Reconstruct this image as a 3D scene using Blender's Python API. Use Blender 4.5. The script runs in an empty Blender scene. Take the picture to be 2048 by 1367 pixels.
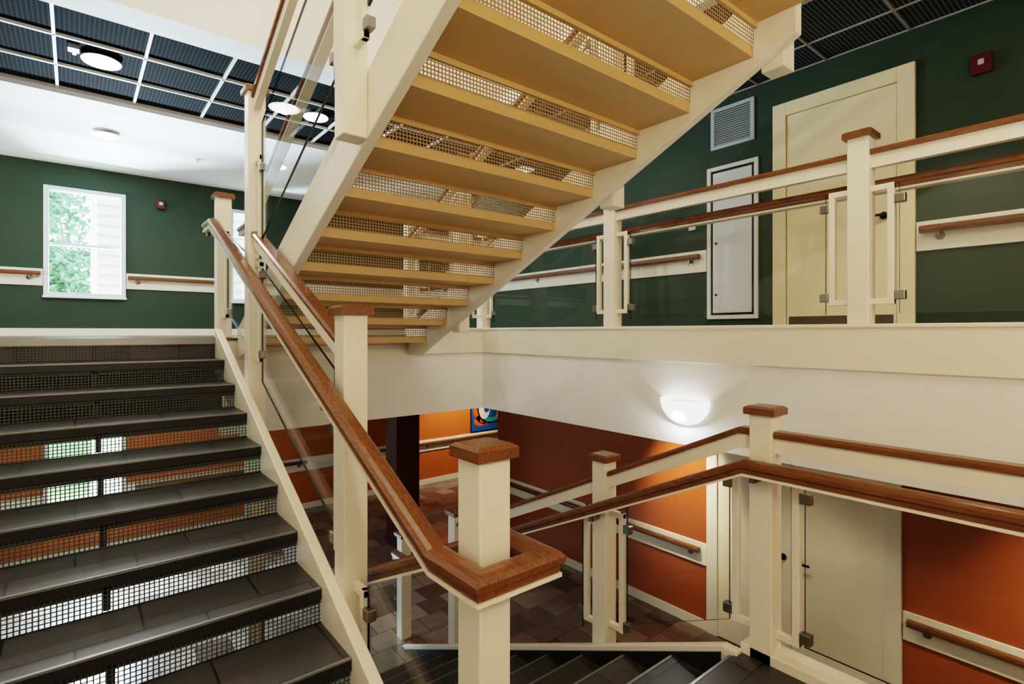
import bpy, bmesh, math, random
from mathutils import Matrix, Vector
random.seed(4)
SC = bpy.context.scene
COL = SC.collection

# ------------------------------------------------------------------ colour / materials
def lin(c):
    c /= 255.0
    return c/12.92 if c <= 0.04045 else ((c+0.055)/1.055)**2.4
def rgb(r, g, b): return (lin(r), lin(g), lin(b), 1.0)

def newmat(name):
    m = bpy.data.materials.new(name); m.use_nodes = True
    nt = m.node_tree
    return m, nt, nt.nodes['Principled BSDF']

def paint(name, col, rough=0.5, var=0.06, scale=3.0, bump=0.0, bscale=120.0, metal=0.0, spec=0.5):
    m, nt, b = newmat(name)
    tc = nt.nodes.new('ShaderNodeTexCoord')
    n = nt.nodes.new('ShaderNodeTexNoise'); n.inputs['Scale'].default_value = scale; n.inputs['Detail'].default_value = 4
    nt.links.new(tc.outputs['Object'], n.inputs['Vector'])
    r = nt.nodes.new('ShaderNodeMapRange')
    r.inputs['To Min'].default_value = 1-var; r.inputs['To Max'].default_value = 1+var
    nt.links.new(n.outputs['Fac'], r.inputs['Value'])
    mx = nt.nodes.new('ShaderNodeVectorMath'); mx.operation = 'SCALE'
    mx.inputs[0].default_value = col[:3]
    nt.links.new(r.outputs['Result'], mx.inputs['Scale'])
    nt.links.new(mx.outputs[0], b.inputs['Base Color'])
    b.inputs['Roughness'].default_value = rough
    b.inputs['Metallic'].default_value = metal
    b.inputs['Specular IOR Level'].default_value = spec
    if bump > 0:
        n2 = nt.nodes.new('ShaderNodeTexNoise'); n2.inputs['Scale'].default_value = bscale
        nt.links.new(tc.outputs['Object'], n2.inputs['Vector'])
        bp = nt.nodes.new('ShaderNodeBump'); bp.inputs['Strength'].default_value = bump; bp.inputs['Distance'].default_value = 0.01
        nt.links.new(n2.outputs['Fac'], bp.inputs['Height'])
        nt.links.new(bp.outputs['Normal'], b.inputs['Normal'])
    return m

def wood(name, c1, c2, rough=0.24):
    m, nt, b = newmat(name)
    tc = nt.nodes.new('ShaderNodeTexCoord')
    mp = nt.nodes.new('ShaderNodeMapping'); mp.inputs['Scale'].default_value = (60, 5, 46)
    nt.links.new(tc.outputs['Object'], mp.inputs['Vector'])
    n = nt.nodes.new('ShaderNodeTexNoise'); n.inputs['Scale'].default_value = 2.0; n.inputs['Detail'].default_value = 6
    n.inputs['Distortion'].default_value = 0.4
    nt.links.new(mp.outputs[0], n.inputs['Vector'])
    cr = nt.nodes.new('ShaderNodeValToRGB')
    cr.color_ramp.elements[0].position = 0.25; cr.color_ramp.elements[0].color = c1
    cr.color_ramp.elements[1].position = 0.75; cr.color_ramp.elements[1].color = c2
    nt.links.new(n.outputs['Fac'], cr.inputs['Fac'])
    nt.links.new(cr.outputs['Color'], b.inputs['Base Color'])
    b.inputs['Roughness'].default_value = rough
    return m

def tile(name, c1, c2, mortar, size, rough, offset=0.5, msize=0.012, spec=0.5, var=0.4, rvar=0.1):
    m, nt, b = newmat(name)
    tc = nt.nodes.new('ShaderNodeTexCoord')
    br = nt.nodes.new('ShaderNodeTexBrick')
    br.offset = offset; br.squash = 1.0
    br.inputs['Scale'].default_value = 1.0
    br.inputs['Brick Width'].default_value = size; br.inputs['Row Height'].default_value = size
    br.inputs['Mortar Size'].default_value = msize*size
    br.inputs['Color1'].default_value = c1; br.inputs['Color2'].default_value = c2
    br.inputs['Mortar'].default_value = mortar
    nt.links.new(tc.outputs['Object'], br.inputs['Vector'])
    n = nt.nodes.new('ShaderNodeTexNoise'); n.inputs['Scale'].default_value = 9.0; n.inputs['Detail'].default_value = 8
    nt.links.new(tc.outputs['Object'], n.inputs['Vector'])
    r = nt.nodes.new('ShaderNodeMapRange'); r.inputs['To Min'].default_value = 1-var; r.inputs['To Max'].default_value = 1+var
    nt.links.new(n.outputs['Fac'], r.inputs['Value'])
    mx = nt.nodes.new('ShaderNodeVectorMath'); mx.operation = 'SCALE'
    nt.links.new(br.outputs['Color'], mx.inputs[0]); nt.links.new(r.outputs['Result'], mx.inputs['Scale'])
    nt.links.new(mx.outputs[0], b.inputs['Base Color'])
    r2 = nt.nodes.new('ShaderNodeMapRange'); r2.inputs['To Min'].default_value = rough*(1-rvar); r2.inputs['To Max'].default_value = rough*(1+rvar)
    nt.links.new(n.outputs['Fac'], r2.inputs['Value'])
    nt.links.new(r2.outputs['Result'], b.inputs['Roughness'])
    b.inputs['Specular IOR Level'].default_value = spec
    return m

def emit(name, col, strength):
    m, nt, b = newmat(name)
    b.inputs['Base Color'].default_value = (0.8, 0.8, 0.8, 1)
    b.inputs['Emission Color'].default_value = col
    b.inputs['Emission Strength'].default_value = strength
    return m

def grid_mask(nt, axes, pitch, fill):
    """value 1 inside the square hole, 0 on the bars"""
    tc = nt.nodes.new('ShaderNodeTexCoord')
    sp = nt.nodes.new('ShaderNodeSeparateXYZ'); nt.links.new(tc.outputs['Object'], sp.inputs[0])
    outs = []
    for a in axes:
        d = nt.nodes.new('ShaderNodeMath'); d.operation = 'DIVIDE'; d.inputs[1].default_value = pitch
        nt.links.new(sp.outputs[a], d.inputs[0])
        fr = nt.nodes.new('ShaderNodeMath'); fr.operation = 'FRACT'; nt.links.new(d.outputs[0], fr.inputs[0])
        lt = nt.nodes.new('ShaderNodeMath'); lt.operation = 'LESS_THAN'; lt.inputs[1].default_value = fill
        nt.links.new(fr.outputs[0], lt.inputs[0]); outs.append(lt)
    mu = nt.nodes.new('ShaderNodeMath'); mu.operation = 'MULTIPLY'
    nt.links.new(outs[0].outputs[0], mu.inputs[0]); nt.links.new(outs[1].outputs[0], mu.inputs[1])
    return mu

def perforated(name, col, pitch=0.0185, fill=0.68):
    m, nt, b = newmat(name)
    mask = grid_mask(nt, ('X', 'Z'), pitch, fill)
    b.inputs['Base Color'].default_value = col; b.inputs['Roughness'].default_value = 0.45
    tr = nt.nodes.new('ShaderNodeBsdfTransparent')
    mx = nt.nodes.new('ShaderNodeMixShader')
    nt.links.new(mask.outputs[0], mx.inputs[0]); nt.links.new(b.outputs[0], mx.inputs[1]); nt.links.new(tr.outputs[0], mx.inputs[2])
    nt.links.new(mx.outputs[0], nt.nodes['Material Output'].inputs['Surface'])
    return m

def eggcrate(name, line, hole):
    m, nt, b = newmat(name)
    mask = grid_mask(nt, ('X', 'Y'), 0.0305, 0.76)
    mx = nt.nodes.new('ShaderNodeMix'); mx.data_type = 'RGBA'
    mx.inputs['A'].default_value = line; mx.inputs['B'].default_value = hole
    nt.links.new(mask.outputs[0], mx.inputs['Factor'])
    nt.links.new(mx.outputs['Result'], b.inputs['Base Color'])
    b.inputs['Roughness'].default_value = 0.9
    b.inputs['Specular IOR Level'].default_value = 0.03
    return m

def glass(name):
    m, nt, b = newmat(name)
    nt.nodes.remove(b)
    tr = nt.nodes.new('ShaderNodeBsdfTransparent'); tr.inputs[0].default_value = (0.968, 0.982, 0.972, 1)
    gl = nt.nodes.new('ShaderNodeBsdfGlossy'); gl.inputs['Roughness'].default_value = 0.01
    lw = nt.nodes.new('ShaderNodeLayerWeight'); lw.inputs[0].default_value = 0.5
    pw = nt.nodes.new('ShaderNodeMath'); pw.operation = 'POWER'; pw.inputs[1].default_value = 4.5
    nt.links.new(lw.outputs['Facing'], pw.inputs[0])
    mr = nt.nodes.new('ShaderNodeMapRange'); mr.inputs['To Min'].default_value = 0.022; mr.inputs['To Max'].default_value = 0.45
    nt.links.new(pw.outputs[0], mr.inputs['Value'])
    mx = nt.nodes.new('ShaderNodeMixShader')
    nt.links.new(mr.outputs['Result'], mx.inputs[0]); nt.links.new(tr.outputs[0], mx.inputs[1]); nt.links.new(gl.outputs[0], mx.inputs[2])
    nt.links.new(mx.outputs[0], nt.nodes['Material Output'].inputs['Surface'])
    return m

CREAM = paint('cream_paint', rgb(244, 236, 217), 0.38, 0.03)
WHITE = paint('white_wall_paint', rgb(247, 244, 238), 0.65, 0.03, bump=0.05)
CEIL = paint('white_ceiling_paint', rgb(250, 247, 242), 0.8, 0.03)
GREEN = paint('green_wall_paint', rgb(48, 66, 48), 0.6, 0.06, bump=0.08)
ORANGE = paint('rust_orange_paint', rgb(186, 102, 44), 0.6, 0.06, bump=0.08)
RUST = paint('deep_rust_wall_paint', rgb(160, 84, 40), 0.6, 0.06, bump=0.08)
MAROON = paint('maroon_paint', rgb(70, 29, 25), 0.5, 0.06)
GOLD = paint('golden_paint', rgb(212, 178, 124), 0.42, 0.04)
WOOD = wood('stained_wood', rgb(100, 64, 39), rgb(134, 91, 57))
TREAD = tile('tread_tile', rgb(58, 58, 57), rgb(72, 71, 70), rgb(28, 28, 28), 0.41, 0.36, var=0.15, rvar=0.03)
FLOOR = tile('floor_tile', rgb(80, 66, 62), rgb(146, 128, 114), rgb(54, 46, 42), 0.305, 0.16, offset=0.5, spec=0.8, var=0.25, rvar=0.05)
NOSING = paint('dark_nosing', rgb(48, 47, 47), 0.3, 0.08, 12, metal=0.3)
EDGE = paint('highlight_edge', rgb(142, 142, 140), 0.3, 0.08, 12, metal=0.7)  # pale colour standing in for the highlight along the nosings
STEEL = paint('brushed_nickel', rgb(150, 146, 138), 0.3, 0.05, 40, metal=0.9)
DARKMETAL = paint('dark_metal', rgb(40, 38, 36), 0.4, 0.05, 40, metal=0.5)
BOXGREY = paint('galvanised_grey', rgb(110, 110, 106), 0.5, 0.05, 40, metal=0.4)
MESHM = perforated('perforated_cream_metal', rgb(172, 140, 94), pitch=0.018, fill=0.62)
MESHD = perforated('perforated_dark_metal', rgb(74, 80, 76), pitch=0.0175, fill=0.72)
EGG = eggcrate('black_eggcrate', rgb(50, 49, 47), rgb(8, 8, 8))
EGG2 = eggcrate('brightened_eggcrate', rgb(110, 114, 114), rgb(14, 17, 18))  # same tiles, brightness put into the colour where little light reaches
TEE = paint('white_tee', rgb(220, 216, 210), 0.5, 0.02)
TEED = paint('grey_tee', rgb(160, 158, 152), 0.5, 0.02)
GLASS = glass('clear_glass')
GEDGE = paint('glass_edge', rgb(22, 44, 42), 0.15, 0.05)
DOORP = paint('door_cream', rgb(242, 226, 186), 0.4, 0.03)
DOORG = paint('door_pale_cream', rgb(248, 238, 212), 0.4, 0.03)
PANEL = paint('panel_grey', rgb(222, 226, 228), 0.45, 0.03)
VENT = paint('vent_grey', rgb(186, 192, 192), 0.45, 0.03)
WIN = paint('white_window_frame', rgb(240, 244, 246), 0.35, 0.02)
RED = paint('alarm_red', rgb(88, 16, 20), 0.4, 0.03)
LENS = paint('strobe_lens', rgb(206, 186, 184), 0.2, 0.02)
LAMPW = emit('lamp_diffuser_warm', (1, 0.94, 0.84, 1), 14)
LAMPC = emit('sconce_glass', (0.93, 0.97, 1, 1), 1.9)
WHITEP = paint('white_plastic', rgb(230, 228, 222), 0.35, 0.02)
LAWN = paint('lawn', rgb(120, 156, 100), 0.9, 0.25, 6)
LEAF = paint('leaf_green', rgb(124, 168, 130), 0.6, 0.35, 1.2)
BARK = paint('bark', rgb(120, 108, 96), 0.9, 0.3, 14)
SIDING = paint('pale_siding', rgb(194, 204, 212), 0.6, 0.04)
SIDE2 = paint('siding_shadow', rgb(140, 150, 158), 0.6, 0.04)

# ------------------------------------------------------------------ mesh builder
class MB:
    def __init__(s): s.v = []; s.f = []; s.m = []
    def add(s, vs, fs, mi=0):
        o = len(s.v); s.v += [tuple(v) for v in vs]
        for k, f in enumerate(fs):
            s.f.append([o+i for i in f]); s.m.append(mi[k] if isinstance(mi, (list, tuple)) else mi)
        return s
    def box(s, x0, x1, y0, y1, z0, z1, mi=0):
        x0, x1 = sorted((x0, x1)); y0, y1 = sorted((y0, y1)); z0, z1 = sorted((z0, z1))
        vs = [(x0,y0,z0),(x1,y0,z0),(x1,y1,z0),(x0,y1,z0),(x0,y0,z1),(x1,y0,z1),(x1,y1,z1),(x0,y1,z1)]
        return s.add(vs, [(0,3,2,1),(4,5,6,7),(0,1,5,4),(1,2,6,5),(2,3,7,6),(3,0,4,7)], mi)
    def prism_x(s, poly, x0, x1, mi=0, edge=None):
        n = len(poly)
        vs = [(x0, y, z) for y, z in poly]+[(x1, y, z) for y, z in poly]
        fs = [tuple(range(n)), tuple(range(2*n-1, n-1, -1))]+[(i, (i+1) % n, n+(i+1) % n, n+i) for i in range(n)]
        ms = [mi, mi]+[mi if edge is None else edge]*n
        return s.add(vs, fs, ms)
    def prism_y(s, poly, y0, y1, mi=0, edge=None):
        n = len(poly)
        vs = [(x, y0, z) for x, z in poly]+[(x, y1, z) for x, z in poly]
        fs = [tuple(range(n)), tuple(range(2*n-1, n-1, -1))]+[(i, (i+1) % n, n+(i+1) % n, n+i) for i in range(n)]
        ms = [mi, mi]+[mi if edge is None else edge]*n
        return s.add(vs, fs, ms)
    def sweep(s, path, prof, mi=0):
        n = len(path); k = len(prof); rows = []
        hs = []
        for i in range(n-1):
            dx = path[i+1][0]-path[i][0]; dy = path[i+1][1]-path[i][1]; L = math.hypot(dx, dy)
            hs.append((dx/L, dy/L))
        for i in range(n):
            a = hs[max(0, i-1)]; b = hs[min(n-2, i)]
            s1 = (a[1], -a[0]); s2 = (b[1], -b[0])
            nx, ny = s1[0]+s2[0], s1[1]+s2[1]; L = math.hypot(nx, ny); nx /= L; ny /= L
            sc = 1/(nx*s1[0]+ny*s1[1])
            for u, w in prof:
                rows.append((path[i][0]+nx*sc*u, path[i][1]+ny*sc*u, path[i][2]+w))
        fs = [tuple(range(k)), tuple(range(n*k-1, (n-1)*k-1, -1))]
        for i in range(n-1):
            for j in range(k):
                fs.append((i*k+j, i*k+(j+1) % k, (i+1)*k+(j+1) % k, (i+1)*k+j))
        return s.add(rows, fs, mi)
    def lathe(s, c, prof, n=24, a0=0.0, a1=2*math.pi, axis='z', mi=0):
        full = abs(a1-a0-2*math.pi) < 1e-6
        m = n if full else n+1; vs = []; k = len(prof)
        for i in range(m):
            a = a0+(a1-a0)*i/n
            for r, h in prof:
                x, y, z = r*math.cos(a), r*math.sin(a), h
                if axis == 'x': x, y, z = z, x, y
                if axis == 'y': x, y, z = x, z, y
                vs.append((c[0]+x, c[1]+y, c[2]+z))
        fs = []
        for i in range(n):
            i2 = (i+1) % m
            for j in range(k-1):
                fs.append((i*k+j, i2*k+j, i2*k+j+1, i*k+j+1))
        return s.add(vs, fs, mi)
    def build(s, name, mat, parent=None, bevel=0.0, smooth=False):
        me = bpy.data.meshes.new(name); me.from_pydata(s.v, [], s.f); me.update()
        bm = bmesh.new(); bm.from_mesh(me)
        bmesh.ops.remove_doubles(bm, verts=bm.verts, dist=1e-6) if smooth else None
        bmesh.ops.recalc_face_normals(bm, faces=bm.faces); bm.to_mesh(me); bm.free()
        mats = mat if isinstance(mat, (list, tuple)) else [mat]
        for m_ in mats: me.materials.append(m_)
        if len(mats) > 1 and len(me.polygons) == len(s.m):
            for p, mi in zip(me.polygons, s.m): p.material_index = mi
        if smooth:
            for p in me.polygons: p.use_smooth = True
        o = bpy.data.objects.new(name, me); COL.objects.link(o)
        if parent is not None:
            o.parent = parent
            if parent.type == 'EMPTY': o.matrix_parent_inverse = Matrix.Translation(-parent.location)
        if bevel > 0:
            b = o.modifiers.new('bevel', 'BEVEL'); b.width = bevel; b.segments = 2; b.limit_method = 'ANGLE'; b.angle_limit = math.radians(35)
        return o

def tag(o, label, cat, group=None, kind=None):
    o['label'] = label; o['category'] = cat
    if group: o['group'] = group
    if kind: o['kind'] = kind
    return o
def empty(name, loc, label, cat, group=None, kind=None):
    o = bpy.data.objects.new(name, None); o.location = loc; o.empty_display_size = 0.1
    COL.objects.link(o); return tag(o, label, cat, group, kind)
def struct(name, mb, mat, label, cat, bevel=0.0):
    return tag(mb.build(name, mat, None, bevel), label, cat, kind='structure')

# ------------------------------------------------------------------ dimensions
ZL = -0.03                   # half landing
F1, F0 = 1.52, -1.57
G, GU = 0.331, 0.343
R = (F1-ZL)/10; RU = 0.157
YH, YL, YHU = 4.68, 1.37, 4.70
NU = 11
L2 = F1+NU*RU; YU = YHU-NU*GU
RD = (ZL-F0)/10
SL, SD, SU = R/G, RD/G, RU/GU
PX, PR = 0.95, 2.63          # post rows
TX1 = 2.52                   # right end of the right hand treads
XW, XF, YV, YW = 5.15, 3.44, 4.72, 9.7
ZC, ZG = 3.90, 3.95
YN, XL = -2.5, -0.80
def nose_left(y): return F1-(YH-y)*SL
def nose_up(y): return F1+(YHU-y)*SU
def nose_down(y): return ZL-(y-YL)*SD

# ------------------------------------------------------------------ setting
struct('floor', MB().box(-5, 8.6, YN, YW+0.1, F0-0.2, F0), FLOOR, 'brown slate tile floor of the lower storey', 'floor')
struct('floor.001', MB().box(-5, XW, YV+0.03, YW, F1-0.25, F1).box(-5, 0.845, YH+0.016, YV+0.03, F1-0.05, F1).box(0.845, TX1-0.05, YHU+0.001, YV+0.03, F1-0.02, F1).box(XF+0.02, XW, YN, YV+0.03, F1-0.25, F1), FLOOR,
       'upper storey floor and walkway level with the eye', 'floor')
struct('floor.002', MB().box(XL, TX1+0.055, YN, YL-0.014, ZL-0.16, ZL).box(XL, 0.845, YL-0.014, YH-9*G+0.012, ZL-0.16, ZL), TREAD,
       'half landing of dark tile in the foreground', 'floor')
struct('floor.003', MB().box(XL, TX1-0.001, YN, YU-0.02, L2-0.09, L2), GOLD, 'upper half landing above the yellow stair flight', 'floor')
# void edges: bulkheads, fascia and kerb
struct('wall_front', MB().box(0.9, XF+0.12, YV, YV+0.12, 0.745, 1.345), WHITE, 'white bulkhead across the far end of the stairwell', 'wall')
struct('wall_front.001', MB().box(-5, 0.9, YV+0.02, YV+0.12, 0.95, 1.27), GREEN, 'dark bulkhead behind the top risers of the ascending stairs', 'wall')
struct('wall_right', MB().box(XF, XF+0.12, YN, YV, 0.745, 1.345), WHITE, 'white bulkhead below the walkway that carries the sconce', 'wall')
struct('trim_1', MB().box(XF-0.018, XF+0.13, YN, YV-0.022, 1.345, 1.60).box(XF-0.028, XF+0.14, YN, YV-0.03, 1.588, 1.612), CREAM,
       'cream fascia and kerb along the right walkway edge', 'trim', 0.006)
struct('trim_2', MB().box(TX1+0.06, XF+0.13, YV-0.022, YV+0.13, 1.345, 1.60).box(TX1+0.06, XF+0.13, YV-0.034, YV+0.14, 1.585, 1.612), CREAM,
       'cream fascia and kerb across the far end of the stairwell', 'trim', 0.006)
struct('trim_3', MB().box(0.9, TX1+0.06, YV-0.008, YV+0.03, 1.27, 1.50), CREAM, 'cream fascia under the foot of the yellow stair flight', 'trim')
struct('trim_4', MB().box(TX1+0.055, TX1+0.19, YN, YL-0.02, -0.25, ZL+0.05), CREAM, 'cream kerb along the open right edge of the half landing', 'trim', 0.006)
# window wall
wx0, wx1 = -0.31, 0.553
def wall_with_holes(z0, z1, h0, h1, x0, x1, holes):
    m = MB(); x = x0
    for a, b in holes:
        m.box(x, a, YW, YW+0.18, z0, z1); m.box(a, b, YW, YW+0.18, z0, h0); m.box(a, b, YW, YW+0.18, h1, z1); x = b
    return m.box(x, x1, YW, YW+0.18, z0, z1)
UH = [(wx0, wx1), (1.98, 2.42)]; LH = [(wx0, wx1)]
struct('wall_back', wall_with_holes(F1-0.25, 4.2, 2.085, 3.555, -5, XW, UH), GREEN, 'dark green upper wall with the bright window', 'wall')
struct('wall_back.001', wall_with_holes(F0, F1-0.25, -0.95, 0.52, -5, 8.6, LH), ORANGE, 'rust orange lower wall behind the stairs', 'wall')
struct('wall_right.001', MB().box(XW, XW+0.15, YN, YW, F1-0.25, 4.2), GREEN, 'dark green wall along the right walkway', 'wall')
struct('wall_right.002', MB().box(XW, XW+0.15, YN, 6.66, F0, F1-0.25), RUST, 'rust and maroon lower wall on the right round the double door', 'wall')
struct('wall_right.003', MB().box(XW+0.15, 8.6, 6.51, 6.66, F0, F1-0.25).box(8.6, 8.75, 6.51, YW, F0, F1-0.25), ORANGE, 'orange side corridor wall on the lower storey', 'wall')
struct('wall_left', MB().box(XL-0.12, XL, YN, YH, -0.2, 7.0), WHITE, 'white wall on the outer side of the ascending stairs', 'wall')
struct('wall_left.001', MB().box(-5.15, -5, YN, YW, F0, 7.0), GREEN, 'green wall at the far left', 'wall')
struct('wall_near', MB().box(-5, XW, YN-0.15, YN, F0, 7.0), WHITE, 'white wall behind the half landing', 'wall')
# ceilings
struct('ceiling', MB().box(-5, XW, 6.85, YW, ZC, ZC+0.1), CEIL, 'white plaster ceiling in front of the window wall', 'ceiling')
struct('ceiling.001', MB().box(-5, XF+0.1, 5.02, 6.85, ZG+0.02, ZG+0.06), EGG, 'black eggcrate ceiling tiles at the left', 'ceiling')
struct('ceiling.005', MB().box(XF+0.1, XW, YN, 6.85, ZG+0.02, ZG+0.06), EGG2, 'dark eggcrate ceiling tiles over the right walkway', 'ceiling')
struct('ceiling.002', MB().box(-5, XF+0.1, YV, 5.02, ZC, 5.6).box(XF, XF+0.1, YN, YV, ZC, 5.6), CEIL, 'white bulkhead of the storey above round the stairwell', 'ceiling')
struct('ceiling.003', MB().box(-5, XF+0.1, YN, 5.02, 5.6, 5.7), CEIL, 'white ceiling high over the stairwell', 'ceiling')
struct('ceiling.004', MB().box(-5, 8.6, YV+0.12, YW, 0.95, 1.0).box(XF+0.12, XW, YN, YV+0.12, 0.95, 1.0), CEIL, 'white ceiling of the lower storey', 'ceiling')
t = MB()
for i in range(-8, 9):
    x = 0.477+0.61*i
    if -5 < x < XW: t.box(x-0.011, x+0.011, 5.02, 6.85, ZG-0.005, ZG+0.02)
for y in (5.03, 5.64, 6.25, 6.84): t.box(-5, XW, y-0.011, y+0.011, ZG-0.005, ZG+0.02)
struct('trim_5', t, TEE, 'thin white tee bars between the black ceiling tiles at the left', 'trim')
t = MB()
for x in (3.56, 4.12, 4.73, 5.13): t.box(x-0.007, x+0.007, YN, 5.01, ZG+0.008, ZG+0.02)
y = 4.95
while y > YN:
    t.box(XF+0.1, XW, y-0.007, y+0.007, ZG+0.008, ZG+0.02); y -= 0.61
struct('trim_13', t, TEED, 'thin grey tee bars between the black ceiling tiles over the walkway', 'trim')
# baseboards
struct('baseboard_back', MB().box(-5, XW, YW-0.015, YW, F1, F1+0.1), CREAM, 'cream baseboard under the upper window', 'baseboard')
struct('baseboard_right', MB().box(XW-0.015, XW, 2.40, YW, F1, F1+0.1).box(XW-0.015, XW, YN, 1.22, F1, F1+0.1), CREAM, 'cream baseboard along the green right wall', 'baseboard')
struct('baseboard_right.001', MB().box(XW-0.015, XW, 3.06, 6.66, F0, F0+0.1).box(XW-0.015, XW, YN, 1.33, F0, F0+0.1), CREAM, 'cream baseboard along the orange right wall', 'baseboard')
struct('baseboard_back.001', MB().box(-5, 8.6, YW-0.015, YW, F0, F0+0.1), CREAM, 'cream baseboard of the orange back wall', 'baseboard')
# chair rail boards
BZ0, BZ1 = 0.68, 0.91
def board(n, mb, label): struct(n, mb, CREAM, label, 'trim', 0.004)
board('trim_6', MB().box(-5, wx0-0.03, YW-0.02, YW, F1+BZ0, F1+BZ1), 'cream chair rail board left of the upper window')
board('trim_7', MB().box(wx1+0.03, 1.94, YW-0.02, YW, F1+BZ0, F1+BZ1).box(2.46, XW, YW-0.02, YW, F1+BZ0, F1+BZ1), 'cream chair rail board right of the upper window')
board('trim_8', MB().box(XW-0.02, XW, 3.06, YW-0.02, F1+BZ0, F1+BZ1), 'cream chair rail board on the green wall beyond the access panel')
board('trim_9', MB().box(XW-0.02, XW, YN, 1.25, F1+BZ0, F1+BZ1), 'cream chair rail board on the green wall right of the door')
board('trim_10', MB().box(XW-0.02, XW, 3.06, 6.66, F0+BZ0, F0+BZ1), 'cream chair rail board on the orange wall left of the lower door')
board('trim_11', MB().box(XW-0.02, XW, YN, 1.34, F0+BZ0, F0+BZ1), 'cream chair rail board on the orange wall right of the lower door')
board('trim_12', MB().box(-5, wx0-0.03, YW-0.02, YW, F0+BZ0, F0+BZ1).box(wx1+0.03, 8.6, YW-0.02, YW, F0+BZ0, F0+BZ1), 'cream chair rail board on the orange back wall')

# ------------------------------------------------------------------ windows and doors
def window(n, wx0, wx1, z0, z1, zm, label):
    e = empty(n, (0.5*(wx0+wx1), YW, z0), label, 'window', kind='structure')
    f = MB(); a = 0.03; o_ = 0.025
    f.box(wx0-o_, wx0+a, YW-0.03, YW+0.14, z0-o_, z1+o_).box(wx1-a, wx1+o_, YW-0.03, YW+0.14, z0-o_, z1+o_)
    f.box(wx0+a, wx1-a, YW-0.03, YW+0.14, z1-a, z1+o_).box(wx0+a, wx1-a, YW-0.03, YW+0.14, z0-o_, z0+a)
    f.build('window_frame', WIN, e, 0.004)
    MB().box(wx0+a, wx1-a, YW+0.03, YW+0.09, zm-0.018, zm+0.018).build('meeting_rail', WIN, e, 0.003)
    MB().box(wx0-0.035, wx1+0.035, YW-0.045, YW-0.03, z0-0.045, z0-0.015).build('window_sill', WIN, e, 0.004)
    MB().box(wx0+a, wx1-a, YW+0.055, YW+0.063, zm+0.018, z1-a).build('pane', GLASS, e)
    MB().box(wx0+a, wx1-a, YW+0.055, YW+0.063, z0+a, zm-0.018).build('pane', GLASS, e)
window('window_1', wx0, wx1, 2.085, 3.555, 2.79, 'bright white sash window in the dark green wall')
window('window_2', wx0, wx1, -0.95, 0.52, -0.24, 'sash window in the orange wall seen through the stair risers')
window('window_3', 1.98, 2.42, 2.085, 3.555, 2.79, 'sliver of upper sash window seen between two stair posts')

e = empty('door_1', (XW, 1.81, F1), 'cream door in a wide cream frame on the green wall', 'door', kind='structure')
MB().box(XW-0.035, XW, 2.245, 2.364, F1, 3.70).box(XW-0.035, XW, 1.255, 1.375, F1, 3.70).box(XW-0.035, XW, 1.375, 2.245, 3.58, 3.70).build('door_frame', DOORP, e, 0.004)
lf = MB().box(XW-0.018, XW, 1.38, 2.24, F1+0.01, 3.575).build('door_leaf', DOORP, e, 0.003)
KICK = paint('bronze_kick_plate', rgb(104, 94, 80), 0.4, 0.05, 40, metal=0.4)
MB().box(XW-0.021, XW-0.018, 1.40, 2.22, F1+0.02, F1+0.19).build('kick_plate', KICK, lf)
h = MB().lathe((XW-0.02, 1.465, 2.52), [(0.0, 0), (0.03, 0), (0.03, -0.012), (0.012, -0.014), (0.011, -0.06), (0, -0.06)], 16, axis='x')
h.box(XW-0.085, XW-0.07, 1.455, 1.58, 2.51, 2.53); h.build('door_handle', DARKMETAL, lf)
e = empty('door_2', (XW, 2.2, F0), 'pale double door in the orange wall of the lower storey', 'door', kind='structure')
MB().box(XW-0.035, XW, 2.93, 3.05, F0, 0.7).box(XW-0.035, XW, 1.345, 1.465, F0, 0.7).box(XW-0.035, XW, 1.465, 2.93, 0.58, 0.7).build('door_frame', CREAM, e, 0.004)
for y0, y1, hy in ((1.466, 2.198, 2.13), (2.202, 2.929, 2.27)):
    lf = MB().box(XW-0.018, XW, y0, y1, F0+0.01, 0.578).build('door_leaf', DOORG, e, 0.003)
    h = MB().lathe((XW-0.02, hy, -0.53), [(0.0, 0), (0.03, 0), (0.03, -0.012), (0.012, -0.014), (0.011, -0.06), (0, -0.06)], 16, axis='x')
    s_ = -1 if hy < 2.2 else 1
    h.box(XW-0.085, XW-0.07, hy, hy+s_*0.11, -0.54, -0.52); h.build('door_handle', DARKMETAL, lf)

# ------------------------------------------------------------------ wall things
def alarm(c, nrm, label):
    e = empty('fire_alarm', c, label, 'fire alarm')
    x, y, z = c
    if nrm == 'y':
        MB().box(x-0.055, x+0.055, y-0.05, y, z-0.065, z+0.065).build('housing', RED, e, 0.008)
        MB().box(x-0.025, x+0.025, y-0.068, y-0.05, z-0.015, z+0.035).build('strobe', LENS, e, 0.008)
    else:
        MB().box(x-0.05, x, y-0.06, y+0.06, z-0.07, z+0.07).build('housing', RED, e, 0.008)
        MB().box(x-0.066, x-0.05, y-0.018, y+0.018, z-0.012, z+0.03).build('strobe', LENS, e, 0.008)
alarm((1.01, YW, 3.50), 'y', 'red fire alarm strobe right of the upper window')
alarm((XW, 0.855, 3.52), 'x', 'red fire alarm strobe high on the green wall right of the door')

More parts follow.
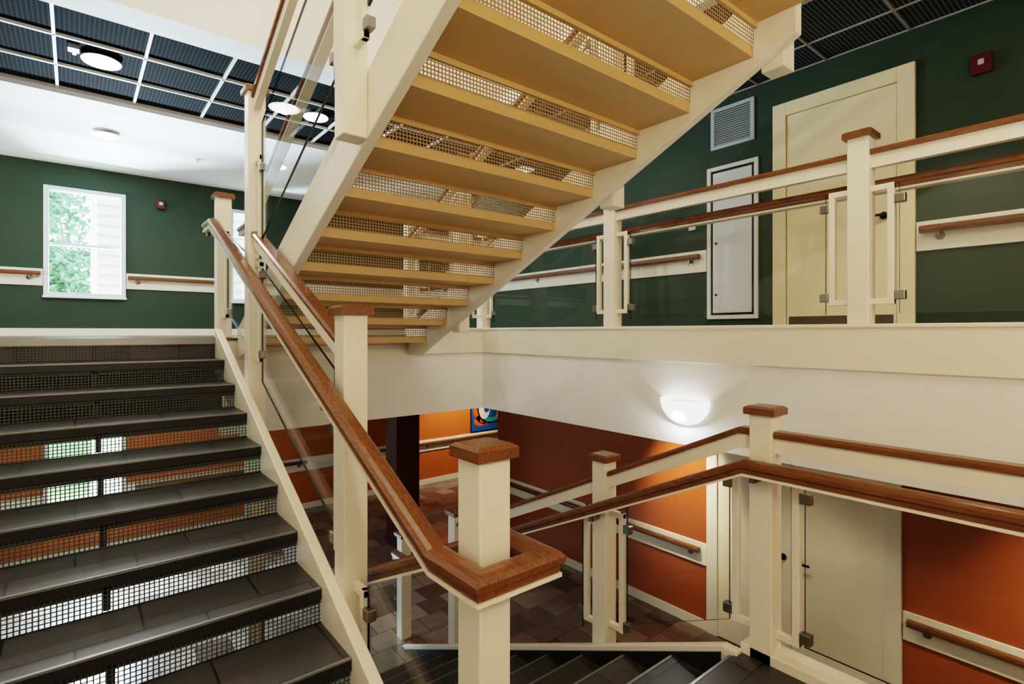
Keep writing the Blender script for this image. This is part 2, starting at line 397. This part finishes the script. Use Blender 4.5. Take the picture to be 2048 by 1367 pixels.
e = empty('air_vent', (XW, 2.78, 3.47), 'white louvred air vent high on the green wall', 'air vent')
MB().box(XW-0.02, XW, 2.55, 2.59, 3.45, 3.87).box(XW-0.02, XW, 2.97, 3.01, 3.45, 3.87).box(XW-0.02, XW, 2.59, 2.97, 3.45, 3.485).box(XW-0.02, XW, 2.59, 2.97, 3.835, 3.87).build('vent_frame', VENT, e, 0.004)
m = MB()
for i in range(15):
    z = 3.492+i*0.0228
    m.add([(XW-0.018, 2.59, z), (XW-0.018, 2.97, z), (XW-0.002, 2.97, z+0.017), (XW-0.002, 2.59, z+0.017), (XW-0.016, 2.59, z-0.003), (XW-0.016, 2.97, z-0.003), (XW, 2.97, z+0.014), (XW, 2.59, z+0.014)],
          [(0, 1, 2, 3), (4, 7, 6, 5), (0, 4, 5, 1), (2, 6, 7, 3)])
m.build('louvre', VENT, e)
e = empty('access_panel', (XW, 2.78, 1.71), 'tall white metal access panel between chair rail and door', 'access panel')
MB().box(XW-0.025, XW, 2.51, 2.55, 1.70, 3.27).box(XW-0.025, XW, 3.01, 3.05, 1.70, 3.27).box(XW-0.025, XW, 2.55, 3.01, 1.70, 1.74).box(XW-0.025, XW, 2.55, 3.01, 3.23, 3.27).build('panel_frame', WHITEP, e, 0.004)
MB().box(XW-0.006, XW, 2.55, 3.01, 1.74, 3.23).build('rebate', DARKMETAL, e)
pl = MB().box(XW-0.018, XW-0.006, 2.574, 2.986, 1.764, 3.206).build('panel_door', PANEL, e, 0.003)
for z in (1.95, 2.48, 3.0): MB().lathe((XW-0.018, 2.95, z), [(0, -0.006), (0.012, -0.004), (0.014, 0)], 10, axis='x').build('latch', DARKMETAL, pl)
e = empty('wall_plate', (XW, 3.23, 2.66), 'small white square wall plate left of the access panel', 'wall plate')
MB().box(XW-0.02, XW, 3.19, 3.27, 2.66, 2.74).build('plate', WHITEP, e, 0.004)
MB().box(XW-0.028, XW-0.02, 3.215, 3.245, 2.685, 2.715).build('button', WHITEP, e, 0.003)

RAILP = [(-0.018, -0.055), (0.018, -0.055), (0.025, -0.03), (0.024, -0.01), (0.012, 0.0), (-0.012, 0.0), (-0.024, -0.01), (-0.025, -0.03)]
def wall_rail(p0, p1, nrm, label):
    e = empty('wall_handrail', (p0[0], p0[1], p0[2]), label, 'handrail', )
    o = 0.058
    a = (p0[0]+nrm[0]*o, p0[1]+nrm[1]*o, p0[2]); b = (p1[0]+nrm[0]*o, p1[1]+nrm[1]*o, p1[2])
    MB().sweep([a, b], RAILP).build('rail', WOOD, e)
    L = math.dist(p0, p1); n = max(2, int(L/1.2)+1)
    for i in range(n):
        t = (0.12+(L-0.24)*i/(n-1))/L
        x, y, z = [p0[j]+(p1[j]-p0[j])*t for j in range(3)]
        k = MB()
        ax = 'x' if nrm[0] else 'y'; sg = nrm[0]+nrm[1]
        k.lathe((x+nrm[0]*0.02, y+nrm[1]*0.02, z-0.085), [(0, sg*0.012), (0.03, sg*0.008), (0.032, 0)], 12, axis=ax)
        k.box(x+nrm[0]*0.022-0.008*abs(nrm[1]), x+nrm[0]*0.068+0.008*abs(nrm[1]), y+nrm[1]*0.022-0.008*abs(nrm[0]), y+nrm[1]*0.068+0.008*abs(nrm[0]), z-0.09, z-0.075)
        k.box(x+nrm[0]*0.055-0.008, x+nrm[0]*0.065+0.008*abs(nrm[1]), y+nrm[1]*0.055-0.008*abs(nrm[0]), y+nrm[1]*0.065+0.008, z-0.09, z-0.054)
        k.build('bracket', STEEL, e)
HZ = 0.87
wall_rail((-4.9, YW-0.0, F1+HZ), (-0.36, YW, F1+HZ), (0, -1), 'wood handrail on the wall left of the upper window')
wall_rail((0.6, YW, F1+HZ), (1.92, YW, F1+HZ), (0, -1), 'wood handrail on the wall right of the upper window')
wall_rail((XW, 3.12, F1+HZ), (XW, 9.5, F1+HZ), (-1, 0), 'wood handrail on the green wall ending at the access panel')
wall_rail((XW, -2.3, F1+HZ), (XW, 1.22, F1+HZ), (-1, 0), 'wood handrail on the green wall right of the door')
wall_rail((XW, 3.12, F0+HZ), (XW, 6.5, F0+HZ), (-1, 0), 'wood handrail on the orange wall left of the lower double door')
wall_rail((XW, -2.3, F0+HZ), (XW, 1.3, F0+HZ), (-1, 0), 'wood handrail on the orange wall right of the lower double door')
wall_rail((0.7, YW, F0+HZ), (3.18, YW, F0+HZ), (0, -1), 'wood handrail on the orange back wall left of the maroon column')
wall_rail((4.2, YW, F0+HZ), (8.4, YW, F0+HZ), (0, -1), 'wood handrail on the orange back wall below the painting')

# painting
e = empty('painting', (7.2, YW, -0.62), 'colourful abstract painting on the orange wall', 'painting')
BLUE = paint('paint_blue', rgb(30, 90, 160), 0.5, 0.3, 8); PORG = paint('paint_orange', rgb(226, 96, 30), 0.5, 0.15, 8)
PWH = paint('paint_white', rgb(226, 222, 220), 0.5, 0.1, 8); PBK = paint('paint_black', rgb(18, 20, 30), 0.5, 0.1)
PTE = paint('paint_teal', rgb(44, 150, 150), 0.5, 0.2, 8); PPK = paint('paint_pink', rgb(214, 170, 176), 0.5, 0.1, 8)
m = MB().box(6.75, 7.75, YW-0.03, YW, -0.62, 0.5, 0)
def blob(cx, cz, rx, rz, a0, a1, thick, lay, mi):
    n = 18; pts = []
    for i in range(n+1):
        a = math.radians(a0+(a1-a0)*i/n); pts.append((cx+rx*math.cos(a), cz+rz*math.sin(a)))
    for i in range(n, -1, -1):
        a = math.radians(a0+(a1-a0)*i/n); k = 1-thick*math.sin(math.pi*i/n); pts.append((cx+rx*k*math.cos(a), cz+rz*k*math.sin(a)))
    y = YW-0.03-0.0012*lay
    for i in range(n):
        q = [pts[i], pts[i+1], pts[2*n-i], pts[2*n+1-i]]
        m.add([(p[0], y, p[1]) for p in q], [(0, 1, 2, 3)], mi)
blob(7.15, -0.1, 0.36, 0.40, 60, 290, 0.45, 1, 1); blob(7.2, -0.12, 0.30, 0.34, 80, 270, 0.35, 2, 3)
blob(7.35, -0.2, 0.30, 0.30, 180, 380, 0.5, 1, 4); blob(7.1, -0.12, 0.16, 0.26, 0, 359, 1.0, 3, 2); blob(7.4, -0.1, 0.12, 0.3, -90, 200, 0.9, 2, 5)
blob(7.3, -0.35, 0.3, 0.14, 190, 350, 0.3, 3, 3); blob(7.0, -0.4, 0.18, 0.12, 0, 359, 0.9, 1, 1)
m.build('canvas', [BLUE, PORG, PWH, PBK, PTE, PPK], e)
MB().box(6.735, 6.75, YW-0.035, YW, -0.635, 0.515).box(7.75, 7.765, YW-0.035, YW, -0.635, 0.515).box(6.75, 7.75, YW-0.035, YW, -0.635, -0.62).box(6.75, 7.75, YW-0.035, YW, 0.5, 0.515).build('frame', PBK, e)

e = empty('column', (3.80, 7.24, F0), 'dark maroon square column on the lower floor', 'column')
MB().box(3.61, 3.99, 7.07, 7.41, F0, 0.95).build('shaft', MAROON, e, 0.008)
MB().box(3.595, 4.005, 7.055, 7.425, F0, F0+0.1).build('plinth', MAROON, e, 0.006)

# ------------------------------------------------------------------ ceiling fixtures, lamps and added fills
def ceil_light(x, y, z, r, label, watts=14, stem=0.0):
    e = empty('ceiling_light', (x, y, z), label, 'ceiling light', group=None)
    d = 0.012+stem
    hs = MB().lathe((x, y, z), [(0.0, 0.02 if stem == 0 else 0), (0.04, 0.02 if stem == 0 else 0), (0.045, -stem-0.002), (r*0.8, -stem-0.003), (r, -stem-0.005), (r, -d), (r*0.9, -d), (0, -d)], 28)
    hs.build('housing', TEE, e, smooth=False)
    MB().lathe((x, y, z), [(0, -d-0.001), (r*0.99, -d-0.001), (r*0.97, -d-0.008), (r*0.6, -d-0.016), (0, -d-0.02)], 28).build('diffuser', LAMPW, e, smooth=True)
    l = bpy.data.lights.new('lamp', 'SPOT'); l.energy = watts*2.2; l.color = (1, 0.89, 0.74); l.shadow_soft_size = 0.02
    l.spot_size = math.radians(165); l.spot_blend = 0.6
    o = bpy.data.objects.new('lamp', l); o.location = (x, y, z-d-0.045); COL.objects.link(o)
ceil_light(0.18, 5.92, ZG, 0.145, 'large round ceiling light in the black tiles at the left', 22)
ceil_light(0.28, 7.86, ZC, 0.13, 'round ceiling light hung under the white ceiling before the window', 16, 0.02)
ceil_light(2.06, 5.95, ZG, 0.13, 'round ceiling light in the black tiles seen behind the stair glass', 14)
ceil_light(2.2, 7.9, ZC, 0.12, 'small round ceiling light half hidden by the stair post', 14)
tag(MB().box(-0.05, 0.03, 5.76, 5.86, ZG-0.02, ZG+0.02).box(-0.02, 0.01, 5.86, 5.92, ZG-0.015, ZG).build('junction_box', BOXGREY, None, 0.004), 'grey junction box beside the large ceiling light', 'junction box')
tag(MB().lathe((1.28, 8.3, ZC), [(0, 0), (0.035, 0), (0.035, -0.006), (0.01, -0.01), (0.01, -0.04), (0.02, -0.045), (0, -0.05)], 14).build('sprinkler_head', WHITEP), 'small sprinkler head on the white ceiling', 'sprinkler')

def lamp(kind, loc, watts, col, size=0.15, rot=None, sx=None, sy=None, spot=None, blend=0.7, aim=None):
    l = bpy.data.lights.new('lamp', kind); l.energy = watts; l.color = col
    if kind == 'AREA':
        l.shape = 'RECTANGLE'; l.size = sx; l.size_y = sy
    else: l.shadow_soft_size = size
    if kind == 'SPOT': l.spot_size = math.radians(spot or 150); l.spot_blend = blend
    o = bpy.data.objects.new('lamp', l); o.location = loc
    if rot: o.rotation_euler = rot
    if aim: o.rotation_euler = (Vector(aim)-Vector(loc)).to_track_quat('-Z', 'Y').to_euler()
    COL.objects.link(o); return o
WARM = (1, 0.88, 0.70); AMB = (1, 0.84, 0.60); DAY = (0.98, 0.98, 1)
lamp('AREA', (1.3, 1.6, 5.5), 120, WARM, sx=2.4, sy=3.5)  # added soft overhead light in the stairwell, no fixture
lamp('POINT', (0.3, -1.3, 2.6), 68, WARM, 0.12)  # added fill over the landing behind the camera
lamp('POINT', (2.9, -1.0, 2.6), 24, WARM, 0.1)
lamp('SPOT', (-4.4, 7.9, 1.9), 560, DAY, 0.06, aim=(0.5, 8.1, 3.9), spot=100, blend=0.9)    # added unseen uplight brightening the white ceiling, stands in for daylight
lamp('AREA', (-4.8, 7.0, -0.4), 24, (0.84, 0.93, 1), rot=(0, math.radians(-70), 0), sx=1.4, sy=3.5)  # added cool fill to brighten the lower floor
lamp('AREA', (-0.30, 11.6, 1.6), 8000, (0.60, 0.80, 1), sx=1.8, sy=1.2, aim=(0.12, 9.7, -0.2))  # added lamp outside, boosts the light falling through the lower window
lamp('SPOT', (4.3, 3.9, ZG-0.05), 10, WARM, 0.1, spot=150)
lamp('SPOT', (4.6, 0.9, 3.3), 20, WARM, 0.1, spot=110)
lamp('SPOT', (4.25, 3.30, 0.90), 210, AMB, 0.05, rot=(0, math.radians(-42), 0), spot=56, blend=1.0)
lamp('SPOT', (4.3, 2.0, 0.90), 30, AMB, 0.06, spot=96)  # added to lighten the lower double door
lamp('SPOT', (4.3, 0.1, 0.9), 130, AMB, 0.06, rot=(0, math.radians(-24), 0), spot=84, blend=1.0)
lamp('SPOT', (6.3, 8.7, 0.9), 170, AMB, 0.08, rot=(math.radians(30), 0, 0), spot=90)
lamp('SPOT', (1.0, 8.5, 0.9), 9, AMB, 0.08, rot=(math.radians(30), 0, 0), spot=100)
lamp('SPOT', (3.1, 5.3, 0.9), 34, AMB, 0.08, spot=62)
lamp('SPOT', (1.6, 0.0, -0.3), 6, AMB, 0.1, spot=160)

# sconce
sy, sz = 2.22, 0.89
e = empty('wall_sconce', (XF, sy, sz), 'glowing half bowl sconce on the white bulkhead', 'wall lamp')
prof = []
for i in range(11):
    a = math.radians(90*i/10); prof.append((0.20*math.sin(a), 0.185*(1-math.cos(a))))
prof += [(0.19, 0.185), (0.17, 0.15)]
bw = MB()
n = 20; vs = []; k = len(prof)
for i in range(n+1):
    a = math.pi/2+math.pi*i/n
    for r, hh in prof: vs.append((XF+0.55*r*math.cos(a), sy+r*math.sin(a), sz+hh))
bw.add(vs, [(i*k+j, (i+1)*k+j, (i+1)*k+j+1, i*k+j+1) for i in range(n) for j in range(k-1)])
bw.build('lamp_bowl', LAMPC, e, smooth=True)
MB().box(XF-0.012, XF, sy-0.12, sy+0.12, sz+0.05, sz+0.17).build('back_plate', WHITEP, e, 0.004)
lamp('POINT', (XF-0.085, sy, sz+0.06), 8, (0.95, 0.97, 1), 0.015)

# ------------------------------------------------------------------ stair flights
def flight(name, label, x0, x1, treads, risers, r, g, asc, strings, mesh_mat, pan_mat, extra=None):
    e = empty(name, (0.5*(x0+x1), treads[0][0], treads[0][1]), label, 'stairs')
    for yn, zt in treads:
        t = MB().box(x0, x1, yn+asc*0.014, yn+asc*(g+0.004), zt-0.02, zt).build('tread', TREAD, e)
        MB().box(x0, x1, yn, yn+asc*0.014, zt-0.05, zt-0.004).build('nosing', NOSING, t, 0.003)
        MB().box(x0, x1, yn-asc*0.001, yn+asc*0.014, zt-0.004, zt+0.003).build('nosing_highlight', EDGE, t)  # thin strip paints the highlight line on the tread front
        MB().box(x0, x1, yn+asc*0.014, yn+asc*(g+0.012), zt-0.05, zt-0.02).box(x0, x1, yn+asc*0.018, yn+asc*0.034, zt-0.075, zt-0.05).box(x0, x1, yn+asc*(g+0.004), yn+asc*(g+0.012), zt-0.02, zt+0.004).build('tread_pan', pan_mat, t)
    for yn, zt in risers:
        y = yn+asc*0.016
        m = MB().add([(x0, y, zt-r), (x1, y, zt-r), (x1, y, zt-0.05), (x0, y, zt-0.05)], [(0, 1, 2, 3)])
        r_ = m.build('riser', mesh_mat, e)
        if extra:
            MB().box(extra-0.012, extra+0.012, y+asc*0.002, y+asc*0.014, zt-r+0.005, zt-0.05).build('riser_bracket', DARKMETAL, r_)
    for (sx0, sx1, poly) in strings:
        MB().prism_x(poly, sx0, sx1).build('stringer', CREAM, e, 0.006)
    return e

lt = [(YH-G*k, F1-R*k) for k in range(1, 10)]
ye = YV-0.012
pol = [(YL+0.05, nose_left(YL+0.05)+0.06), (ye, nose_left(ye)+0.06), (ye, F1-0.25), (YH-0.1, nose_left(YH-0.1)-0.27), (YL+0.35, ZL-0.15), (YL+0.05, ZL-0.15)]
flight('stair_flight', 'ascending stairs with dark tiled treads and perforated risers at the left', -0.65, 0.845, lt, [(YH-G*k, F1-R*k) for k in range(0, 10)], R, G, 1,
       [(0.845, 0.895, pol), (-0.70, -0.65, pol)], MESHD, NOSING, 0.1)
tag(MB().box(-0.65, 0.844, YH, YH+0.014, F1-0.045, F1+0.002).build('nosing_strip', EDGE), 'pale nosing strip along the top step at the upper floor edge', 'nosing')
ut = [(YHU-GU*k, F1+RU*k) for k in range(0, NU)]
yt = YU+0.13
def upol(dn): return [(ye, F1-0.17), (ye, F1+0.07), (yt, nose_up(yt)+0.09), (yt, nose_up(yt)-dn), (YHU-0.2, nose_up(YHU-0.2)-dn)]
flight('stair_flight', 'upper stair flight with golden yellow undersides rising overhead', 1.06, TX1, ut, [(YHU-GU*k, F1+RU*k) for k in range(1, NU+1)], RU, GU, -1,
       [(1.005, 1.06, upol(0.215)), (TX1, TX1+0.055, upol(0.265))], MESHM, GOLD)
dt = [(YL+G*k, ZL-RD*k) for k in range(1, 10)]
pol = [(YL-0.03, ZL+0.02), (YL+0.05, ZL+0.02), (YH+0.15, F0+0.01), (YH-0.3, F0+0.0), (YL+0.1, ZL-0.26), (YL-0.03, ZL-0.22)]
e = flight('stair_flight', 'descending stairs with dark treads below the foreground newel post', 1.06, TX1-0.012, dt, [(YL+G*k, ZL-RD*k) for k in range(0, 10)], RD, G, -1,
       [(1.005, 1.06, pol), (TX1, TX1+0.055, pol)], MESHD, NOSING)
MB().prism_x([(YL+0.05, ZL-0.010), (YH+0.05, F0+0.024), (YH+0.05, F0+0.001), (YH-0.25, F0+0.001), (YL+0.05, ZL-0.24)], TX1-0.012, TX1-0.001).build('skirt_board', NOSING, e)
tag(MB().box(1.061, TX1-0.013, YL-0.013, YL, ZL-0.045, ZL+0.002).build('nosing_strip', EDGE), 'pale nosing strip at the head of the descending stairs', 'nosing')

# ------------------------------------------------------------------ railings
HR = [(-0.026, -0.066), (0.026, -0.066), (0.028, -0.045), (0.040, -0.036), (0.041, -0.018), (0.030, -0.005), (0.014, 0.0), (-0.014, 0.0), (-0.030, -0.005), (-0.041, -0.018), (-0.040, -0.036), (-0.028, -0.045)]
HRB = [(-0.032, -0.078), (0.032, -0.078), (0.032, -0.066), (-0.032, -0.066)]
TRW = [(-0.038, -0.032), (0.038, -0.032), (0.040, -0.012), (0.030, 0), (-0.030, 0), (-0.040, -0.012)]
TRC = [(-0.022, -0.105), (0.022, -0.105), (0.022, -0.032), (-0.022, -0.032)]
def handrail(e, path):
    h = MB().sweep(path, HR).build('handrail', WOOD, e)
    MB().sweep(path, HRB).build('rail_plate', CREAM, h)
    return h
def toprail(e, path):
    h = MB().sweep(path, TRW).build('top_rail', WOOD, e)
    MB().sweep(path, TRC).build('rail_plate', CREAM, h)
def newel(e, x, y, z0, z1, arms=(), w=0.11, cap=True):
    """arms: (dx, dy, zlo, zhi) bracket frames that carry the glass clamps"""
    p = MB().box(x-w/2, x+w/2, y-w/2, y+w/2, z0, z1-0.04 if cap else z1).build('newel_post', CREAM, e, 0.006)
    if cap:
        c = 0.075; d = 0.06
        MB().box(x-c, x+c, y-c, y+c, z1-0.042, z1-0.01).add(
            [(x-c, y-c, z1-0.01), (x+c, y-c, z1-0.01), (x+c, y+c, z1-0.01), (x-c, y+c, z1-0.01), (x-d, y-d, z1), (x+d, y-d, z1), (x+d, y+d, z1), (x-d, y+d, z1)],
            [(4, 5, 6, 7), (0, 1, 5, 4), (1, 2, 6, 5), (2, 3, 7, 6), (3, 0, 4, 7)]).build('post_cap', WOOD, p)
    for dx, dy, zl, zh in arms:
        b = 0.016; L = 0.165; o = w/2-0.004
        m = MB()
        for z in (zl, zh-0.034):
            if dx: m.box(x+dx*o, x+dx*L, y-b, y+b, z, z+0.034)
            else: m.box(x-b, x+b, y+dy*o, y+dy*L, z, z+0.034)
        if dx: m.box(x+dx*(L-0.034), x+dx*L, y-b-0.002, y+b+0.002, zl, zh)
        else: m.box(x-b-0.002, x+b+0.002, y+dy*(L-0.034), y+dy*L, zl, zh)
        m.build('bracket_frame', CREAM, p, 0.004)
        for z in (zl+0.05, zh-0.09):
            k = MB(); q = 0.02
            if dx: k.box(x+dx*L, x+dx*(L+0.05), y-q, y+q, z-0.025, z+0.025)
            else: k.box(x-q, x+q, y+dy*L, y+dy*(L+0.05), z-0.025, z+0.025)
            k.build('glass_clamp', STEEL, p, 0.004)
    return p
def glass_y(e, x, ya, yb, fn, lo, hi):
    ya, yb = ya+0.185, yb-0.185
    MB().prism_x([(ya, fn(ya)+lo), (yb, fn(yb)+lo), (yb, fn(yb)+hi), (ya, fn(ya)+hi)], x-0.006, x+0.006, 0, 1).build('glass_panel', [GLASS, GEDGE], e)
def rail_bracket(e, xa, xb, y, z):
    """small stand-off from the post face xa to the handrail at xb"""
    m = MB().box(min(xa, xb), max(xa, xb), y-0.012, y+0.012, z-0.012, z+0.012)
    m.box(xb-0.012, xb+0.012, y-0.012, y+0.012, z-0.012, z+0.03)
    m.build('rail_bracket', STEEL, e)

Y1, Y2, Y3, Y4 = 1.296, 2.294, 3.93, 4.95
# --- left flight + wrap-around handrail
e = empty('stair_railing', (PX, Y1, ZL), 'railing with wood handrail that wraps round the foreground newel post', 'railing')
newel(e, PX, Y1, ZL, 1.235, w=0.114)
nl, nd = nose_left(Y2), nose_down(Y2)
newel(e, PX, Y2, -0.62, nl+1.28, [(0, 1, nl+0.15, nl+0.80), (0, -1, nd+0.12, nd+0.94)])
newel(e, PX, Y4, F1, F1+1.19, [(0, -1, F1+0.16, F1+0.86), (0, 1, F1+0.16, F1+0.86)])
HX0, HX1 = 0.83, 1.07
handrail(e, [(HX0, 4.93, F1+0.93), (HX0, YH, F1+0.93), (HX0, YL, 0.93), (HX0, 1.15, 0.93), (HX1, 1.15, 0.93), (HX1, YL, 0.93), (HX1, YH, F0+0.95), (HX1, 4.93, F0+0.95)])
for y in (Y2, Y3): rail_bracket(e, PX-0.05, HX0, y, nose_left(y)+0.84)
rail_bracket(e, PX-0.05, HX0, 4.88, F1+0.83)
toprail(e, [(PX, Y2+0.05, nose_left(Y2+0.05)+1.10), (PX, Y3-0.05, nose_left(Y3-0.05)+1.10)])
glass_y(e, PX, Y2, Y3, nose_left, 0.16, 0.90)
glass_y(e, PX, Y3, Y4, lambda y: max(nose_left(y), nose_left(Y3+0.3)), 0.16, 0.80)
glass_y(e, PX, Y1-0.12, Y2, nose_down, 0.14, 0.88)
glass_y(e, PX, Y2, Y3, nose_down, 0.14, 0.88)
# --- upper flight, left side
e = empty('stair_railing', (PX, Y3, 0), 'left railing of the yellow upper stair flight with tall post', 'railing')
nu, nl = nose_up(Y3), nose_left(Y3)
newel(e, PX, Y3, -1.40, nu+1.35, [(0, -1, nl+0.2, nl+0.86), (0, 1, nl+0.2, nl+0.86), (0, -1, nu+0.18, nu+0.86)])
nu = nose_up(Y2); newel(e, PX, Y2, nu-0.20, nu+1.36, [(0, -1, nu+0.18, nu+0.9), (0, 1, nu+0.18, nu+0.9)])
newel(e, PX, 1.0, L2-0.15, L2+1.24, [(0, 1, L2+0.2, L2+0.9)])
toprail(e, [(PX, 1.0, L2+1.22), (PX, 1.1, L2+1.22), (PX, Y3-0.05, nose_up(Y3-0.05)+1.27)])
handrail(e, [(HX1+0.02, 0.8, L2+0.93), (HX1+0.02, YU, L2+0.93), (HX1+0.02, YHU, F1+0.93), (HX1+0.02, 4.93, F1+0.93)])
glass_y(e, PX, Y2, Y3, nose_up, 0.22, 0.98); glass_y(e, PX, 1.0, Y2, nose_up, 0.22, 0.98)
# --- upper flight, right side
HXR = TX1-0.02
e = empty('stair_railing', (PR, Y2, 0), 'right railing of the yellow upper stair flight', 'railing')
Y1U = 1.19
nu = nose_up(Y1U); newel(e, PR, Y1U, nu-0.31, nu+1.24, [(0, 1, nu+0.2, nu+0.9), (0, -1, nu+0.2, nu+0.9)])
for y in (2.22, Y3):
    nu = nose_up(y); newel(e, PR, y, nu-0.31, nu+1.24, [(0, -1, nu+0.18, nu+0.9), (0, 1, nu+0.18, nu+0.9)])
newel(e, PR, 4.85, F1+0.092, F1+1.19, [(0, -1, F1+0.2, F1+0.86)])
toprail(e, [(PR, YN+0.1, L2+1.09), (PR, YU, L2+1.09), (PR, YHU, F1+1.09), (PR, 4.80, F1+1.09)])
handrail(e, [(HXR, YN+0.1, L2+0.93), (HXR, YU, L2+0.93), (HXR, YHU, F1+0.93), (HXR, 4.93, F1+0.93)])
glass_y(e, PR, Y1U, 2.22, nose_up, 0.22, 0.9); glass_y(e, PR, 2.22, Y3, nose_up, 0.22, 0.9)
# --- landing + descending flight, right side
Y1R, Y2R, Y3R, Y4R = 1.25, 2.285, 4.0, 4.98
e = empty('stair_railing', (PR, Y1R, 0), 'right railing of the descending stairs and the half landing edge', 'railing')
newel(e, PR, Y1R, -0.05, 1.205, [(0, 1, 0.09, 0.88), (0, -1, 0.09, 0.88)])
for y in (Y2R, Y3R):
    nd = nose_down(y)
    newel(e, PR, y, nd-0.2, nd+1.245, [(0, -1, nd+0.16, nd+0.90), (0, 1, nd+0.12, nd+0.88)] if y < 3 else [(0, -1, nd+0.16, nd+0.90)])
newel(e, PR, Y4R, F0, F0+1.08)
newel(e, PR, -0.75, -0.05, 1.205, [(0, 1, 0.09, 0.88), (0, -1, 0.09, 0.88)])
toprail(e, [(PR, YN+0.1, 1.088), (PR, Y1R, 1.088), (PR, YL, 1.088), (PR, Y3R-0.05, nose_down(Y3R-0.05)+1.12)])
handrail(e, [(HXR, YN+0.1, 0.955), (HXR, 1.29, 0.955), (HXR, YH, F0+0.94), (HXR, 4.93, F0+0.94)])
for y in (Y2R, Y3R): rail_bracket(e, PR-0.05, HXR, y, nose_down(y)+0.85)
rail_bracket(e, PR-0.05, HXR, Y1R, 0.86)
glass_y(e, PR, -0.75, Y1R, lambda y: 0, 0.10, 0.86)
glass_y(e, PR, Y1R, Y2R, nose_down, 0.14, 0.86); glass_y(e, PR, Y2R, Y3R, nose_down, 0.14, 0.86)
# --- walkway guard
XG = XF+0.05
e = empty('guard_railing', (XG, 1.11, 1.612), 'glass guard railing along the upper walkway edge', 'railing')
KT = 1.612
for y in (-0.72, 1.11, 2.94): newel(e, XG, y, KT, F1+1.19, [(0, -1, F1+0.2, F1+0.87), (0, 1, F1+0.2, F1+0.87)])
newel(e, XG, 4.77, KT, F1+1.19, [(0, -1, F1+0.2, F1+0.87), (-1, 0, F1+0.2, F1+0.87)])
toprail(e, [(XG, YN+0.1, F1+1.075), (XG, 4.77, F1+1.075), (PR+0.06, 4.77, F1+1.075)])
handrail(e, [(XG+0.1, YN+0.1, F1+0.92), (XG+0.1, 4.87, F1+0.92), (PR+0.06, 4.87, F1+0.92)])
for a, b in ((-0.72, 1.11), (1.11, 2.94), (2.94, 4.77)): glass_y(e, XG, a, b, lambda y: F1, 0.15, 0.86)
MB().prism_y([(2.80, F1+0.15), (XG-0.185, F1+0.15), (XG-0.185, F1+0.86), (2.80, F1+0.86)], 4.764, 4.776, 0, 1).build('glass_panel', [GLASS, GEDGE], e)
for y in (-0.72, 1.11, 2.94):
    m = MB().box(XG+0.05, XG+0.1, y-0.012, y+0.012, F1+0.80, F1+0.824).box(XG+0.09, XG+0.112, y-0.012, y+0.012, F1+0.8, F1+0.845); m.build('rail_bracket', STEEL, e)

# ------------------------------------------------------------------ outdoors
tag(MB().box(-30, 30, YW+0.2, 60, -1.9, -1.7).build('lawn', LAWN), 'green lawn outside the window', 'lawn', kind='structure')
e = empty('tree', (-1.5, 23.0, -1.7), 'leafy green tree outside the window', 'tree')
m = MB()
for i in range(9000):
    c = random.choice([(-1.5, 23, 4.8, 2.2), (-2.8, 22.6, 3.2, 2.0), (-0.7, 23.2, 2.9, 1.7), (-1.7, 22.8, 6.6, 2.2), (-1.0, 22.6, 1.2, 1.3)])
    v = Vector((random.gauss(0, 1), random.gauss(0, 1), random.gauss(0, 1))).normalized()*(random.random()**0.4)*c[3]
    p = Vector(c[:3])+v
    a = Vector((random.gauss(0, 1), random.gauss(0, 1), random.gauss(0, 1))).normalized(); b = a.orthogonal().normalized()
    L = random.uniform(0.10, 0.20)
    m.add([p-a*L, p+b*L*0.5, p+a*L, p-b*L*0.5], [(0, 1, 2, 3)])
m.build('foliage', LEAF, e)
m = MB().lathe((-1.5, 23, -1.7), [(0.22, 0), (0.16, 1.5), (0.12, 3.5), (0.05, 6.5)], 10); m.build('trunk', BARK, e, smooth=True)
e = empty('neighbouring_house', (3.0, 13.5, -1.7), 'pale clapboard house close outside the window', 'house')
m = MB()
for i in range(46):
    z = -1.7+0.2*i
    m.prism_x([(13.5, z), (13.465, z), (13.495, z+0.2), (13.5, z+0.2)], 0.30, 7.0)
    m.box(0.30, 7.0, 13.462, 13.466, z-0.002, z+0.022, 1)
m.box(0.33, 7.0, 13.5, 18, -1.7, 7.5); m.build('siding', [SIDING, SIDE2], e)
MB().box(0.24, 0.35, 13.44, 13.53, -1.7, 7.5).build('corner_board', WIN, e)

# ------------------------------------------------------------------ world, camera
w = bpy.data.worlds.new('sky'); SC.world = w; w.use_nodes = True
bg = w.node_tree.nodes['Background']; bg.inputs[0].default_value = (0.70, 0.87, 1.0, 1); bg.inputs[1].default_value = 8.0
cd = bpy.data.cameras.new('camera'); co = bpy.data.objects.new('camera', cd); COL.objects.link(co)
co.location = (0, 0, 1.565); co.rotation_euler = (math.radians(90), 0, math.radians(-39.24))
cd.sensor_width = 36; cd.lens = 1070/2048*36; cd.shift_y = -19.5/2048; cd.clip_start = 0.02
SC.camera = co
SC.view_settings.view_transform = 'Filmic'
SC.view_settings.look = 'High Contrast'
SC.view_settings.exposure = 0.15
